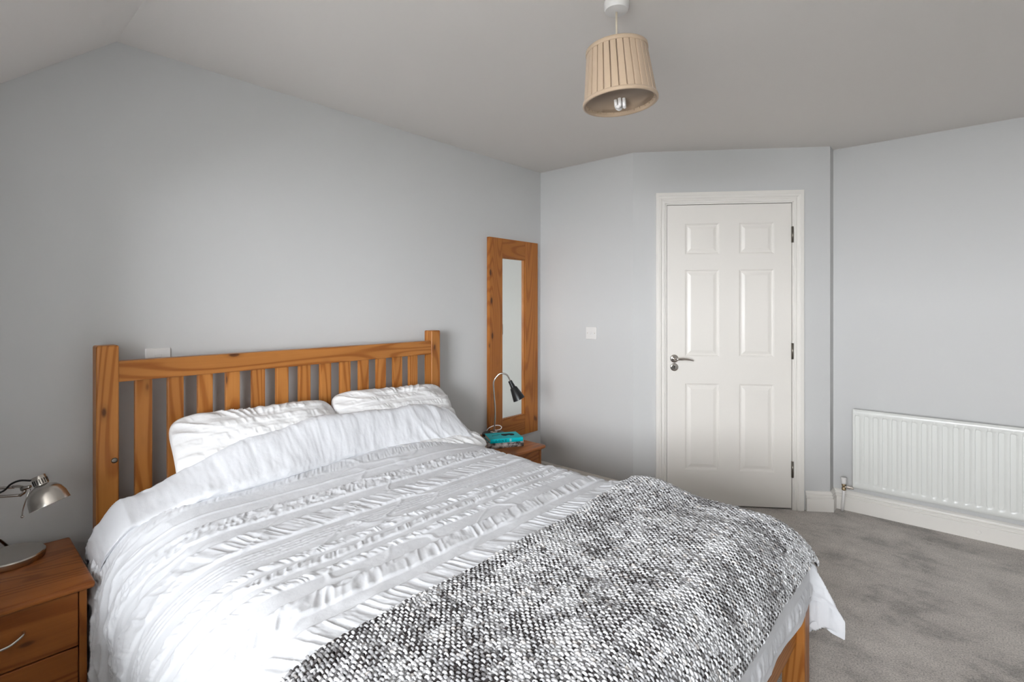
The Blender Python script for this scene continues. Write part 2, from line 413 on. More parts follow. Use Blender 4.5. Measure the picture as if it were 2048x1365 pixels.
for lo, hi in (((WX0, WZ0), (WX0 + fw, WZ1)), ((WX1 - fw, WZ0), (WX1, WZ1)), ((WX0, WZ1 - fw), (WX1, WZ1)), ((WX0, WZ0 + .025), (WX1, WZ0 + .025 + fw))):
    add_box(bm, (lo[0], WY - 0.09, lo[1]), (hi[0], WY - 0.03, hi[1]))
link('window_frame', bm_mesh(bm), 'trim', wn)
gr = structure('ground', box((-40, -60, -4.2), (40, 40, -4.0)), simple('outdoor_ground', (0.11, 0.11, 0.10), 0.95), 'dull grey ground outside the window')

# skirting boards
SK = [(0.0000, 0.0000), (0.0220, 0.0000), (0.0220, 0.0785), (0.0205, 0.0806), (0.0155, 0.0814), (0.0155, 0.0856), (0.0185, 0.0885), (0.0185, 0.0952), (0.0165, 0.0985), (0.0120, 0.0998), (0.0120, 0.1031), (0.0140, 0.1060), (0.0130, 0.1119), (0.0085, 0.1186), (0.0040, 0.1227), (0.0000, 0.1236)]
CL0, CL1 = 0.146, 1.074                            # outer edges of the door casing along the wall
def pl2(u): p = W1 + DU * u; return (p.x, p.y)
structure('baseboard_left', sweep([(0, KY), (0, 0)], SK), 'trim', 'white moulded skirting board behind the bed')
structure('baseboard_back', sweep([(0, 0), (W1.x, W1.y), pl2(CL0)], SK), 'trim', 'white moulded skirting board left of the door')
structure('baseboard_door', sweep([pl2(CL1), (W2.x, W2.y), (W2.x, RY)], SK), 'trim', 'short white skirting board between door and radiator corner')
structure('baseboard_right', sweep([(W2.x, RY), (XR, RY)], SK), 'trim', 'white moulded skirting board under the radiator')
structure('baseboard_side', sweep([(XR, RY), (XR, KY)], SK), 'trim', 'white skirting board on the unseen right side')

# door casing (mitred architrave, profile across the width)
CP = [(0.0, 0.012), (0.004, 0.016), (0.014, 0.017), (0.018, 0.013), (0.024, 0.0125), (0.034, 0.020), (0.044, 0.0215), (0.048, 0.0215), (0.050, 0.018), (0.058, 0.018), (0.070, 0.0175), (0.0705, 0.0)]
def casing():
    bm = bmesh.new(); zt = ZD + 0.0; wu = CP[-1][0]
    path = [((U0, 0.0), (-1, 0)), ((U0, zt), (-1, 1)), ((U1, zt), (1, 1)), ((U1, 0.0), (1, 0))]
    rings = []
    for (u, z), (du, dz) in path:
        ring = [bm.verts.new(dpt(u + du * q[0] * 0.86, q[1] + 0.0005, z + dz * q[0])) for q in CP]
        ring.append(bm.verts.new(dpt(u, 0.0, z)))
        rings.append(ring)
    m = len(rings[0])
    for i in range(3):
        for k in range(m): bm.faces.new((rings[i][k], rings[i][(k + 1) % m], rings[i + 1][(k + 1) % m], rings[i + 1][k]))
    bm.faces.new(rings[0]); bm.faces.new(rings[-1][::-1])
    # frame lining with rebate behind the leaf
    dbox(bm, U0 - 0.003, U0 + 0.008, 0.010, -T, 0, zt); dbox(bm, U1 - 0.008, U1 + 0.003, 0.010, -T, 0, zt); dbox(bm, U0, U1, 0.010, -T, zt - 0.008, zt + 0.003)
    dbox(bm, U0, U1, -0.085, -T, 0, zt)
    return bm_mesh(bm)
structure('trim_1', casing(), 'trim', 'white moulded casing framing the door')

# door leaf, local frame: x along wall, y out of wall, z up
dr = thing('door_1', 'closed white six-panel door with lever handle', 'door', (*pl2(0.0), 0.0), math.atan2(DU.y, DU.x))
dr['kind'] = 'structure'
LX0, LX1, LZ0, LZ1 = 0.2165, 0.9885, 0.010, 1.955
LY = -0.004                                        # leaf face: local y is into the wall (+) so room side is -y
xs = [(0.330, 0.546), (0.668, 0.884)]; zs = [(0.233, 0.796), (0.970, 1.535), (1.634, 1.836)]
bm = bmesh.new()
xe = [LX0, xs[0][0], xs[0][1], xs[1][0], xs[1][1], LX1]; ze = [LZ0, zs[0][0], zs[0][1], zs[1][0], zs[1][1], zs[2][0], zs[2][1], LZ1]
vv = {(i, j): bm.verts.new((xe[i], LY, ze[j])) for i in range(6) for j in range(8)}
for i in range(5):
    for j in range(7):
        if i in (1, 3) and j in (1, 3, 5): continue
        bm.faces.new((vv[i, j], vv[i + 1, j], vv[i + 1, j + 1], vv[i, j + 1]))
bb = {k: bm.verts.new((x, LY + 0.035, z)) for k, (x, z) in {0: (LX0, LZ0), 1: (LX1, LZ0), 2: (LX1, LZ1), 3: (LX0, LZ1)}.items()}
bm.faces.new([bb[3], bb[2], bb[1], bb[0]])
bm.faces.new([vv[i, 0] for i in range(5, -1, -1)] + [bb[0], bb[1]]); bm.faces.new([vv[i, 7] for i in range(6)] + [bb[2], bb[3]])
bm.faces.new([vv[0, j] for j in range(8)] + [bb[3], bb[0]]); bm.faces.new([vv[5, j] for j in range(7, -1, -1)] + [bb[1], bb[2]])
link('leaf', bm_mesh(bm), 'door', dr)
PPROF = [(0.0, 0.0), (0.002, 0.0015), (0.005, 0.0022), (0.008, 0.0060), (0.011, 0.0075), (0.017, 0.0078), (0.021, 0.0070), (0.036, 0.0022), (0.040, 0.0016)]
def panel(x0, x1, z0, z1):
    bm = bmesh.new(); rings = []
    for ins, dep in PPROF:
        rings.append([bm.verts.new((x, LY + dep, z)) for x, z in ((x0 + ins, z0 + ins), (x1 - ins, z0 + ins), (x1 - ins, z1 - ins), (x0 + ins, z1 - ins))])
    for a, b in zip(rings, rings[1:]):
        for k in range(4): bm.faces.new((a[k], a[(k + 1) % 4], b[(k + 1) % 4], b[k]))
    bm.faces.new(rings[-1]); return bm_mesh(bm)
for x0, x1 in xs:
    for z0, z1 in zs: link('door_panel', panel(x0, x1, z0, z1), 'door', dr)
hd = link('door_handle', lathe([(0, 0), (0.0, 0.009), (0.012, 0.009), (0.024, 0.0085), (0.0262, 0.006), (0.0265, 0)], 28), 'chrome', dr, (0.262, LY, 0.955), (math.pi / 2, 0, 0))
hd['label'] = 'polished chrome lever handle'
link('lever', tube(smooth_path([(0, 0, 0.004), (0, 0, 0.034), (0.006, 0.0, 0.046), (0.030, 0.002, 0.050), (0.070, 0.001, 0.050), (0.112, -0.008, 0.047)], 25), [0.0088] * 12 + [0.0092] * 6 + [0.0075] * 4 + [0.006, 0.005, 0.0045, 0.004], 12), 'chrome', hd)
es = link('lock_escutcheon', lathe([(0, 0), (0, 0.007), (0.015, 0.007), (0.024, 0.0065), (0.026, 0.004), (0.0262, 0)], 28), 'chrome', dr, (0.262, LY, 0.900), (math.pi / 2, 0, 0))
es['label'] = 'polished chrome lock rose'
kb = bmesh.new(); bmesh.ops.create_cone(kb, cap_ends=True, segments=16, radius1=0.0042, radius2=0.0042, depth=0.001, matrix=Matrix.Translation((0, 0.004, 0.0074)))
add_box(kb, (-0.0022, -0.010, 0.0069), (0.0022, 0.004, 0.0079)); link('keyhole', bm_mesh(kb), 'dark', es)
for z0, z1 in ((0.206, 0.309), (0.960, 1.062), (1.703, 1.805)):
    hg = link('hinge', tube([(0, 0, 0), (0, 0, z1 - z0)], 0.0055, 10), 'hinge', dr, (0.9925, -0.013, z0))
    hm = bmesh.new(); add_box(hm, (-0.006, 0.002, 0), (0.006, 0.008, z1 - z0)); link('hinge_leaf', bm_mesh(hm), 'hinge', hg)

# ================================================================== radiator, valve, electrics
XA, XB, RZ0, RZ1, RYF = 1.892, 3.09, 0.172, 0.660, 0.712
rd = thing('radiator', 'white pressed steel panel radiator on the wall right of the door', 'radiator', (XA, RY, 0.0))
def rad_panel():
    Wd = XB - XA; pitch = 0.0459; n = int((Wd - 0.03) / pitch)
    xsamp = [0.0, 0.004, 0.010]; prof = [0.006, 0.0, 0.0]
    for i in range(n):
        x = 0.013 + i * pitch
        xsamp += [x, x + 0.001, x + 0.0065, x + 0.009, x + 0.018, x + 0.030]; prof += [0.0, 0.0005, 0.0125, 0.0135, 0.0110, 0.0]
    xsamp += [Wd - 0.004, Wd]; prof += [0.0, 0.006]
    zsamp = np.array([0.0, 0.006, 0.018, 0.034, 0.040, 0.048, 0.058, 0.43, 0.442, 0.448, 0.453, 0.470, 0.482, 0.488]); za = np.array([0, 0, 0, 0, 0.25, 0.7, 1, 1, 1, 0.6, 0, 0, 0, 0])
    ze = np.array([0.008, 0.001, 0, 0, 0, 0, 0, 0, 0, 0, 0, 0, 0.001, 0.008])
    X, Z = np.meshgrid(np.array(xsamp), zsamp, indexing='ij')
    pr = np.array(prof); inner = (np.array(xsamp) > 0.005) & (np.array(xsamp) < Wd - 0.005)
    Y = np.where(inner[:, None], pr[:, None] * za[None, :], pr[:, None]) + ze[None, :]
    return grid_mesh(np.stack([X, Y + (RYF - RY), Z + RZ0], -1), smooth=True)
link('front_panel', sharp(rad_panel(), 50), 'rad', rd)
bm = bmesh.new(); add_box(bm, (0.0, RYF - RY + 0.006, RZ0), (XB - XA, RYF - RY + 0.016, RZ1), 0.003); link('back_panel', bm_mesh(bm), 'rad', rd)
bm = bmesh.new(); add_box(bm, (0.03, RYF - RY + 0.020, RZ1 - 0.06), (XB - XA - 0.03, RYF - RY + 0.050, RZ1 - 0.035), 0.003)
add_box(bm, (0.002, RYF - RY + 0.022, RZ0 + 0.004), (XB - XA - 0.002, RYF - RY + 0.034, RZ0 + 0.014), 0.003); link('convector_rail', bm_mesh(bm), 'rad', rd)
for bx in (0.22, 0.98):
    bm = bmesh.new(); add_box(bm, (bx, RYF - RY + 0.02, RZ0 + 0.05), (bx + 0.03, -0.001, RZ1 - 0.06)); link('bracket', bm_mesh(bm), 'rad', rd)
VX, VY = 1.848, 0.715
vl = thing('radiator_valve', 'white capped radiator valve with chrome body and slanting white pipe', 'valve', (VX, VY, 0.0))
link('pipe', tube([(-0.016, 0.045, 0.0), (-0.013, 0.036, 0.03), (0.0, 0.0, 0.150)], 0.0085, 12), 'plastic', vl)
link('valve_body', lathe([(0, 0), (0.0105, 0), (0.0125, 0.003), (0.0125, 0.014), (0.0095, 0.016), (0.0095, 0.026), (0.012, 0.028), (0.012, 0.040), (0, 0.040)], 16), 'brass', vl, (0, 0, 0.148))
link('valve_tail', tube([(0.0, 0, 0), (0.018, 0, 0), (0.018, 0, 0), (0.034, 0, 0), (0.034, 0, 0), (0.052, 0, 0)], [0.007, 0.007, 0.0115, 0.0115, 0.008, 0.008], 8, False), 'chrome', vl, (0, 0, 0.170))
link('valve_cap', lathe([(0, 0), (0.0125, 0), (0.0135, 0.004), (0.0165, 0.036), (0.0155, 0.039), (0, 0.040)], 18), 'plastic', vl, (0, 0, 0.188))
sc_ = tag(link('screw_cap', lathe([(0, 0), (0, 0.0035), (0.004, 0.004), (0.006, 0.0025), (0.0075, 0.0025), (0.011, 0.003), (0.0125, 0)], 20), 'trim', None, (2.471, RY - 0.021, 0.043), (math.pi / 2, 0, 0)), 'small white round cap on the skirting under the radiator', 'screw cap')

def wall_plate(name, label, cat, loc, rot, kind):
    """plate in the local x-y plane, z out of the wall"""
    p = thing(name, label, cat, loc); p.rotation_euler = rot
    link('faceplate', box((-0.043, -0.043, 0.0), (0.043, 0.043, 0.0085), 0.0025, 2), 'plastic', p)
    link('rocker', box((-0.0055, -0.010, 0.0085), (0.0055, 0.010, 0.0125), 0.001, 1), 'plastic', p) if kind == 'switch' else link('rocker', box((-0.012, 0.006, 0.0085), (0.012, 0.018, 0.0125), 0.001, 1), 'plastic', p)
    for sx in (-0.030, 0.030):
        link('screw', lathe([(0, 0.0), (0, 0.001), (0.0022, 0.001), (0.0026, 0.0)], 10), 'brass', p, (sx, 0, 0.0085))
    return p
wall_plate('light_switch', 'small square white light switch on the wall between mirror and door', 'light switch', (0.457, 0.0, 1.109), (math.pi / 2, 0, 0), 'switch')
ws = wall_plate('wall_socket', 'white wall plate half hidden behind the left end of the headboard', 'wall socket', (0.0, -2.466, 1.087), (math.pi / 2, 0, math.pi / 2), 'socket')

# ================================================================== mirror
MY0, MY1, MZ0, MZ1 = -0.586, -0.070, 0.369, 1.765
mr = thing('wall_mirror', 'tall narrow wall mirror in a wide knotty pine frame', 'mirror', (0.0, MY0, MZ0))
mw, mh, st = MY1 - MY0, MZ1 - MZ0, 0.133
gy0, gy1, gz0, gz1 = 0.128, 0.128 + 0.243, 0.140, mh - 0.130
link('stile', box((0.004, 0, 0), (0.030, gy0, mh), 0.002), 'mpineZ', mr)
link('stile', box((0.004, gy1, 0), (0.030, mw, mh), 0.002), 'mpineZ', mr)
link('rail', box((0.004, gy0, 0), (0.0295, gy1, gz0), 0.0015), 'mpineY', mr)
link('rail', box((0.004, gy0, gz1), (0.0295, gy1, mh), 0.0015), 'mpineY', mr)
bm = bmesh.new()
for lo, hi in (((gy0, gz0), (gy1, gz0 + 0.007)), ((gy0, gz1 - 0.007), (gy1, gz1)), ((gy0, gz0), (gy0 + 0.006, gz1)), ((gy1 - 0.008, gz0), (gy1, gz1))):
    add_box(bm, (0.006, lo[0], lo[1]), (0.025, hi[0], hi[1]), 0.002)
link('bead', bm_mesh(bm), 'mpineZ', mr)
link('glass', box((0.006, gy0 + 0.002, gz0 + 0.002), (0.012, gy1 - 0.002, gz1 - 0.002)), 'mirror', mr)

# ================================================================== bedside cabinets
def cabinet(label, x0, x1, y0, y1, z, handle_frac=0.5):
    t = thing('bedside_cabinet', label, 'bedside cabinet', (x0, y0, 0.0), 0, 'bedside cabinets')
    W = y1 - y0; D = x1 - x0
    bm = bmesh.new(); add_box(bm, (0, 0, z - 0.021), (D, W, z), 0.0075, 3); link('top', sharp(bm_mesh(bm, True)), 'dpineY', t)
    fx = D - 0.022
    for ya, yb in ((0.016, 0.034), (W - 0.034, W - 0.016)):
        link('side_panel', box((0.004, ya, 0.0), (fx, yb, z - 0.021), 0.0015), 'dpineZ', t)
    link('back_panel', box((0.004, 0.034, 0.03), (0.012, W - 0.034, z - 0.021)), 'dpineZ', t)
    link('plinth', box((fx - 0.03, 0.034, 0.0), (fx - 0.010, W - 0.034, 0.05)), 'dpineY', t)
    zt = z - 0.021
    hts = [(zt - 0.163, zt - 0.006), (zt - 0.163 - 0.004 - 0.17, zt - 0.167), (0.052, zt - 0.163 - 0.004 - 0.17 - 0.004)]
    for za, zb in hts:
        if zb - za < 0.04: continue
        d = link('drawer', box((fx - 0.020, 0.036, za), (fx, W - 0.036, zb), 0.0025), 'dpineY', t)
        hz = (za + zb) / 2 + 0.006; c = W / 2
        h = link('handle', tube(smooth_path([(fx - 0.002, c - 0.064, hz + 0.010), (fx + 0.012, c - 0.060, hz + 0.006), (fx + 0.022, c - 0.035, hz - 0.005), (fx + 0.024, c, hz - 0.008), (fx + 0.022, c + 0.035, hz - 0.005), (fx + 0.012, c + 0.060, hz + 0.006), (fx - 0.002, c + 0.064, hz + 0.010)], 36), 0.0040, 8), 'chrome', d)
    return t
cabinet('pine bedside cabinet with steel reading lamp on it, at the left edge', 0.075, 0.51, -3.178, -2.745, 0.49)
cabinet('pine bedside cabinet with two books on it, beside the mirror', 0.135, 0.590, -1.070, -0.690, 0.49)
BZ = 0.49

# ================================================================== books
def book(name, label, z0, th, pos, ang, L_, Wd, cover):
    """local x along spine (left to right), y away from viewer, z up"""
    t = thing(name, label, 'book', (pos[0], pos[1], z0), ang)
    bm = bmesh.new(); ct = 0.0022
    add_box(bm, (0, 0.001, 0), (L_, Wd, ct), 0.0006, 1); add_box(bm, (0, 0.001, th - ct), (L_, Wd, th), 0.0006, 1)
    link('cover', bm_mesh(bm), cover, t)
    n = 7; bm = bmesh.new(); A = []
    for k in range(n):
        a = math.pi * k / (n - 1)
        A.append((0.004 - 0.005 * math.sin(a), th / 2 - th / 2 * math.cos(a)))
    o = [bm.verts.new((0, y, z)) for y, z in A]; o2 = [bm.verts.new((L_, y, z)) for y, z in A]
    for k in range(n - 1): bm.faces.new((o[k], o[k + 1], o2[k + 1], o2[k]))
    bm.faces.new(o); bm.faces.new(o2)
    link('spine', sharp(bm_mesh(bm, True), 50), cover, t)
    link('pages', box((0.003, 0.003, ct), (L_ - 0.003, Wd - 0.004, th - ct)), 'paper', t)
    return t
ang = math.atan2(0.192, 0.106)
lowb = book('book', 'thick book with a grey photographic jacket, underneath the teal one', BZ + 0.0005, 0.034, (0.408, -0.995), ang, 0.221, 0.148, 'photo')
topb = book('book', 'teal blue hardback lying on top of the grey book', BZ + 0.0355, 0.023, (0.428, -0.988), math.atan2(0.163, 0.1005), 0.192, 0.142, 'teal')
def spine_text(bk, s, x, z, size, mat, sx=1.0):
    o = link('lettering', text_mesh(s, size), mat, bk, (x, -0.0016, z), (math.pi / 2, 0, 0)); o.scale = (sx, 1, 1); return o
for i, ch in enumerate('GONE'):
    spine_text(topb, ch, 0.034 + i * 0.0185, 0.0115, 0.0165, 'ink', 1.05)
for zz in (0.006, 0.010, 0.014, 0.018):            # illegible small pale block on the spine
    link('lettering', box((0.112, -0.0016, zz - 0.0012), (0.123, -0.0010, zz + 0.0012)), 'paleink', topb)
spine_text(lowb, 'PAUL', 0.052, 0.013, 0.0155, 'whiteink', 1.1)
spine_text(lowb, "O'CONNELL", 0.137, 0.0145, 0.0150, 'whiteink', 1.15)
# black silhouette printed on the teal cover
sil = [(0.030, 0.070), (0.040, 0.078), (0.070, 0.088), (0.088, 0.100), (0.086, 0.075), (0.096, 0.060), (0.108, 0.058), (0.118, 0.068), (0.130, 0.072), (0.140, 0.058), (0.155, 0.060), (0.165, 0.078), (0.160, 0.098), (0.140, 0.106), (0.115, 0.104), (0.095, 0.106), (0.070, 0.096), (0.045, 0.086), (0.028, 0.080)]
link('cover_print', mesh_from([(x, y, 0.0233) for x, y in sil], [tuple(range(len(sil)))]), 'ink', topb)

# ================================================================== gooseneck lamp on the right cabinet
gl = thing('table_lamp', 'small gooseneck lamp with black cone shade behind the books', 'lamp', (0.222, -0.745, BZ + 0.0005))
link('base', sharp(lathe([(0, 0), (0.070, 0), (0.073, 0.004), (0.073, 0.014), (0.068, 0.019), (0.03, 0.022), (0, 0.022)], 36)), 'black', gl)
link('base_plate', lathe([(0, 0.022), (0.024, 0.022), (0.022, 0.026), (0.006, 0.028), (0, 0.028)], 24), 'steel', gl)
RV = Vector((math.cos(YAW), math.sin(YAW), 0))     # direction the neck bends
def gp(a, z): return tuple(RV * a + Vector((0, 0, z)))
link('stem', tube(smooth_path([gp(0, 0.02), gp(0.006, 0.08), gp(0.008, 0.16), gp(0.0, 0.28), gp(-0.002, 0.325), gp(0.008, 0.355), gp(0.032, 0.382), gp(0.058, 0.388), gp(0.082, 0.378), gp(0.098, 0.352), gp(0.104, 0.335)], 60), 0.0048, 10), 'chrome', gl)
ax = (Vector((0.155, 0, 0)) * 0.42 + Vector((0, 0, -0.13))).normalized()
axw = (RV * ax.x + Vector((0, 0, ax.z))).normalized()
sh = link('shade', sharp(lathe([(0.009, 0.0), (0.0125, 0.001), (0.0155, 0.044), (0.0225, 0.050), (0.0385, 0.128), (0.0365, 0.128), (0.021, 0.052), (0.009, 0.045)], 32, True, False), 40), 'black', gl, gp(0.100, 0.342))
sh.rotation_euler = axw.to_track_quat('Z', 'Y').to_euler()
link('bulb', lathe([(0, 0.05), (0.012, 0.05), (0.016, 0.085), (0.010, 0.100), (0, 0.103)], 16), 'glassbulb', sh)
link('cable', tube(smooth_path([gp(-0.045, 0.030), gp(-0.03, 0.048), gp(0.0, 0.062), gp(0.032, 0.064), gp(0.048, 0.054), gp(0.040, 0.040), gp(0.014, 0.034), gp(0.002, 0.038)], 40), 0.0027, 8), 'plastic', gl)

# ================================================================== steel reading lamp on the left cabinet
def px(x, y, k):
    cx = (x - 1024) / FPX
    c, s = math.cos(YAW), math.sin(YAW)
    return CAM + k * Vector((c * cx - s, s * cx + c, (612 - y) / FPX))
LB = Vector((0.163, -2.905, BZ + 0.0005))
rl = thing('desk_lamp', 'brushed steel jointed reading lamp with domed head and round base', 'lamp', LB)
link('base', sharp(lathe([(0, 0), (0.086, 0), (0.088, 0.003), (0.088, 0.018), (0.085, 0.0215), (0, 0.0225)], 48)), 'steel', rl)
rim = px(101, 1009, 1.615) - LB; top = px(76, 953, 1.615) - LB
ax = (rim - top).normalized(); H = (rim - top).length
hd2 = link('shade', sharp(lathe([(0, 0.0), (0.0170, 0.0), (0.0182, 0.0015), (0.0186, 0.030), (0.0225, 0.0325), (0.033, 0.040), (0.042, 0.052), (0.0482, 0.070), (0.0512, H), (0.0500, H), (0.047, 0.070), (0.0405, 0.053), (0.0315, 0.042), (0.0165, 0.036), (0, 0.035)], 48, True, False), 40), 'steel', rl, top)
hd2.rotation_euler = ax.to_track_quat('Z', 'Y').to_euler()
for k in range(18):
    a = 2 * math.pi * k / 18
    c, s = math.cos(a), math.sin(a)
    bm = bmesh.new(); add_box(bm, (-0.0006, -0.0011, 0.011), (0.0006, 0.0011, 0.027))
    o = link('vent_slot', bm_mesh(bm), 'dark', hd2, (0.01845 * c, 0.01845 * s, 0), (0, 0, a))
link('bulb', lathe([(0, 0.040), (0.011, 0.041), (0.020, 0.066), (0.019, 0.086), (0.010, 0.097), (0, 0.099)], 20), 'glassbulb', hd2)
jt = px(60, 974, 1.615) - LB; j2 = px(46, 978, 1.62) - LB; el = px(-118, 985, 1.70) - LB
el2 = px(-112, 1003, 1.70) - LB
link('joint', tube([jt, (jt + j2) / 2, j2], [0.005, 0.006, 0.009], 10), 'steel', rl)
bm = bmesh.new()
link('head_bracket', tube(smooth_path([px(40, 992, 1.62) - LB, px(50, 983, 1.62) - LB, px(42, 974, 1.62) - LB, px(26, 974, 1.625) - LB], 12), 0.0048, 8), 'steel', rl)
link('upper_rod', tube([px(28, 975, 1.625) - LB, el], 0.0042, 10), 'steel', rl)
link('upper_rod', tube([px(38, 991, 1.622) - LB, el2], 0.0042, 10), 'steel', rl)
link('elbow', tube([el + Vector((0, 0, 0.012)), el2 - Vector((0, 0, 0.012))], 0.011, 12), 'steel', rl)
f0 = px(14, 1100, 1.74) - LB; f1 = px(4, 1090, 1.76) - LB
link('lower_rod', tube([px(18, 1096, 1.735) - LB, el], 0.0045, 10), 'steel', rl)
link('lower_rod', tube([px(2, 1108, 1.735) - LB, el2], 0.0045, 10), 'steel', rl)
bm = bmesh.new(); add_box(bm, (-0.014, -0.011, 0.02), (0.014, 0.011, 0.034), 0.002); o = link('foot_bracket', bm_mesh(bm), 'steel', rl, px(12, 1106, 1.735) - LB - Vector((0, 0, 0.026)))
link('adjust_lever', tube(smooth_path([px(61, 978, 1.61) - LB, px(52, 1000, 1.60) - LB, px(46, 1020, 1.60) - LB, px(44.5, 1033, 1.60) - LB], 12), 0.0018, 8), 'steel', rl)
bm = bmesh.new(); bmesh.ops.create_icosphere(bm, subdivisions=2, radius=0.0045, matrix=Matrix.Translation(px(44.5, 1034, 1.60) - LB)); link('lever_knob', bm_mesh(bm, True), 'steel', rl)
link('cable', tube(smooth_path([px(61, 962, 1.612) - LB, px(40, 962, 1.61) - LB, px(22, 969, 1.61) - LB, px(0, 986, 1.63) - LB, px(-60, 1000, 1.68) - LB, el2 + Vector((0, 0, -0.01))], 30), 0.003, 8), 'blackrub', rl)

# ================================================================== pendant lamp
RX, RYP = 1.559, -1.554
pd = thing('pendant_lamp', 'ceiling pendant with beige pleated fabric shade', 'pendant lamp', (RX, RYP, CH))
link('ceiling_rose', sharp(lathe([(0, 0), (0.0405, 0), (0.0415, -0.004), (0.0405, -0.024), (0.037, -0.030), (0.012, -0.033), (0.004, -0.034), (0, -0.034)], 40)), 'plastic', pd)
link('cord', tube([(0, 0, -0.030), (0.0005, 0, -0.10), (0.0, 0.0, -0.185)], 0.0032, 8), 'cord', pd)
ZT, ZB, RT, RB = -0.158, -0.338, 0.097, 0.118
def pleated():
    n = 30; per = 8; rows = 14
    th = []; off = []
    for i in range(n):
        jit = (vnoise(i * 0.9, 3.3) - 0.5) * 0.12
        for f, o in ((0.02, 0.0024), (0.30, 0.0026), (0.60, 0.0022), (0.82 + jit, 0.0020), (0.845 + jit, -0.0020), (0.865 + jit, -0.0120), (0.915 + jit, -0.0120), (0.955 + jit * 0.5, -0.0010)):
            th.append((i + f) / n * 2 * math.pi); off.append(o)
    th = np.array(th); off = np.array(off)
    t = np.linspace(0, 1, rows)
    A = np.repeat(th[:, None], rows, 1); Tt = np.repeat(t[None, :], len(th), 0)
    amp = 1.0 - 0.35 * Tt + 0.25 * (vnoise(A * 6, Tt * 2) - 0.5)
    depth = np.where(off[:, None] < 0, off[:, None] * np.clip(1.15 - 0.9 * np.abs(Tt - 0.45) ** 1.2, 0.15, 1.2), off[:, None] * amp)
    R = RT + (RB - RT) * Tt + depth
    return grid_mesh(np.stack([R * np.cos(A), R * np.sin(A), ZT - 0.006 + (ZB + 0.012 - ZT) * Tt], -1), True, True)
sd = link('shade', sharp(pleated(), 30), 'shade', pd)
sd['label'] = 'pleated beige fabric shade'
link('top_trim', lathe([(RT + 0.0042, ZT + 0.001), (RT + 0.0052, ZT - 0.004), (RT + 0.0052, ZT - 0.012), (RT + 0.0035, ZT - 0.013), (RT - 0.002, ZT - 0.012), (RT - 0.002, ZT + 0.001)], 64), 'shade', sd)
link('bottom_trim', lathe([(RB + 0.0042, ZB + 0.012), (RB + 0.0055, ZB + 0.006), (RB + 0.0052, ZB), (RB - 0.001, ZB - 0.001), (RB - 0.002, ZB + 0.012)], 64), 'shade', sd)
link('lining', lathe([(RT - 0.014, ZT), (RB - 0.006, ZB + 0.006), (RB - 0.003, ZB + 0.001)], 64, True, False), 'shade', sd)
ls = bmesh.new()
for k in range(3):
    a = 2 * math.pi * k / 3
    add_box(ls, (0, -0.0015, ZT - 0.004), (RT, 0.0015, ZT - 0.001))
    for v in ls.verts:
        if not v.tag:
            x, y = v.co.x, v.co.y; v.co.x = x * math.cos(a) - y * math.sin(a); v.co.y = x * math.sin(a) + y * math.cos(a); v.tag = True
link('shade_carrier', bm_mesh(ls), 'plastic', sd)
bh = link('bulb', lathe([(0, -0.175), (0.018, -0.178), (0.020, -0.21), (0.023, -0.215), (0.023, -0.245), (0.018, -0.250), (0, -0.250)], 24), 'plastic', sd)
for k in range(3):
    base = Vector((0.013 * math.cos(2 * math.pi * k / 3 + 0.4), 0.013 * math.sin(2 * math.pi * k / 3 + 0.4), 0))
    e2 = Vector((-base.y, base.x, 0)).normalized() * 0.008
    pp = [base + e2 * s + Vector((0, 0, z)) for s, z in ((-1, -0.248), (-1, -0.340), (-0.75, -0.348), (0, -0.352), (0.75, -0.348), (1, -0.340), (1, -0.248))]
    link('tube', tube(smooth_path(pp, 24), 0.0058, 8), 'glassbulb', bh)
TILT = math.radians(4.0)
tl = Vector((-math.sin(YAW), math.cos(YAW), 0))    # tilt axis: view direction
for o in (sd,):
    piv = Vector((0, 0, ZT)); R_ = Matrix.Rotation(-TILT, 4, tl)
    o.matrix_basis = Matrix.Translation(piv) @ R_ @ Matrix.Translation(-piv)

# ================================================================== bed frame
PX0, PX1 = 0.062, 0.130
BY0, BY1 = -2.681, -1.099
bd = thing('bed', 'pine double bed frame with slatted headboard', 'bed', (0.0, (BY0 + BY1) / 2, 0.0))
oy = (BY0 + BY1) / 2
def bl(lo, hi): return (lo[0], lo[1] - oy, lo[2]), (hi[0], hi[1] - oy, hi[2])
for ya, yb in ((BY0, BY0 + 0.066), (BY1 - 0.066, BY1)):
    p = link('post', box(*bl((PX0, ya, 0), (PX1, yb, 1.157)), 0.007, 3), 'pineZ', bd)
bolt = link('bolt', lathe([(0, 0), (0, 0.003), (0.005, 0.0035), (0.0075, 0.003), (0.0095, 0.001), (0.010, 0)], 18), 'hinge', bd, (PX1, BY0 + 0.052 - oy, 0.741), (0, math.pi / 2, 0))
hb = link('headboard', box(*bl((0.078, BY0 + 0.060, 1.022), (0.124, BY1 - 0.060, 1.098)), 0.003), 'pineY', bd)
hb['label'] = 'knotty top rail of the headboard'
link('rail', box(*bl((0.078, BY0 + 0.060, 0.42), (0.118, BY1 - 0.060, 0.52)), 0.003), 'pineY', bd)
slat = box((0.088, -0.027, 0.505), (0.110, 0.027, 1.03), 0.002)
slat.materials.append(M['pineZ'])
for i in range(13):
    link('slat', slat, None, bd, (0, -2.536 + 0.1050 * i - oy, 0))
for yv in (BY0 + 0.03, BY1 - 0.055):
    link('side_rail', box(*bl((0.12, yv, 0.19), (1.98, yv + 0.025, 0.31)), 0.003), 'pineX', bd)
link('foot_rail', box(*bl((1.985, BY0 + 0.06, 0.19), (2.012, BY1 - 0.06, 0.33)), 0.004), 'pineY', bd)
for ya, yb in ((BY0 + 0.0, BY0 + 0.068), (BY1 - 0.090, BY1 - 0.022)):
    link('foot_post', box(*bl((1.968, ya, 0), (2.037, yb, 0.37)), 0.006, 2), 'pineZ', bd)
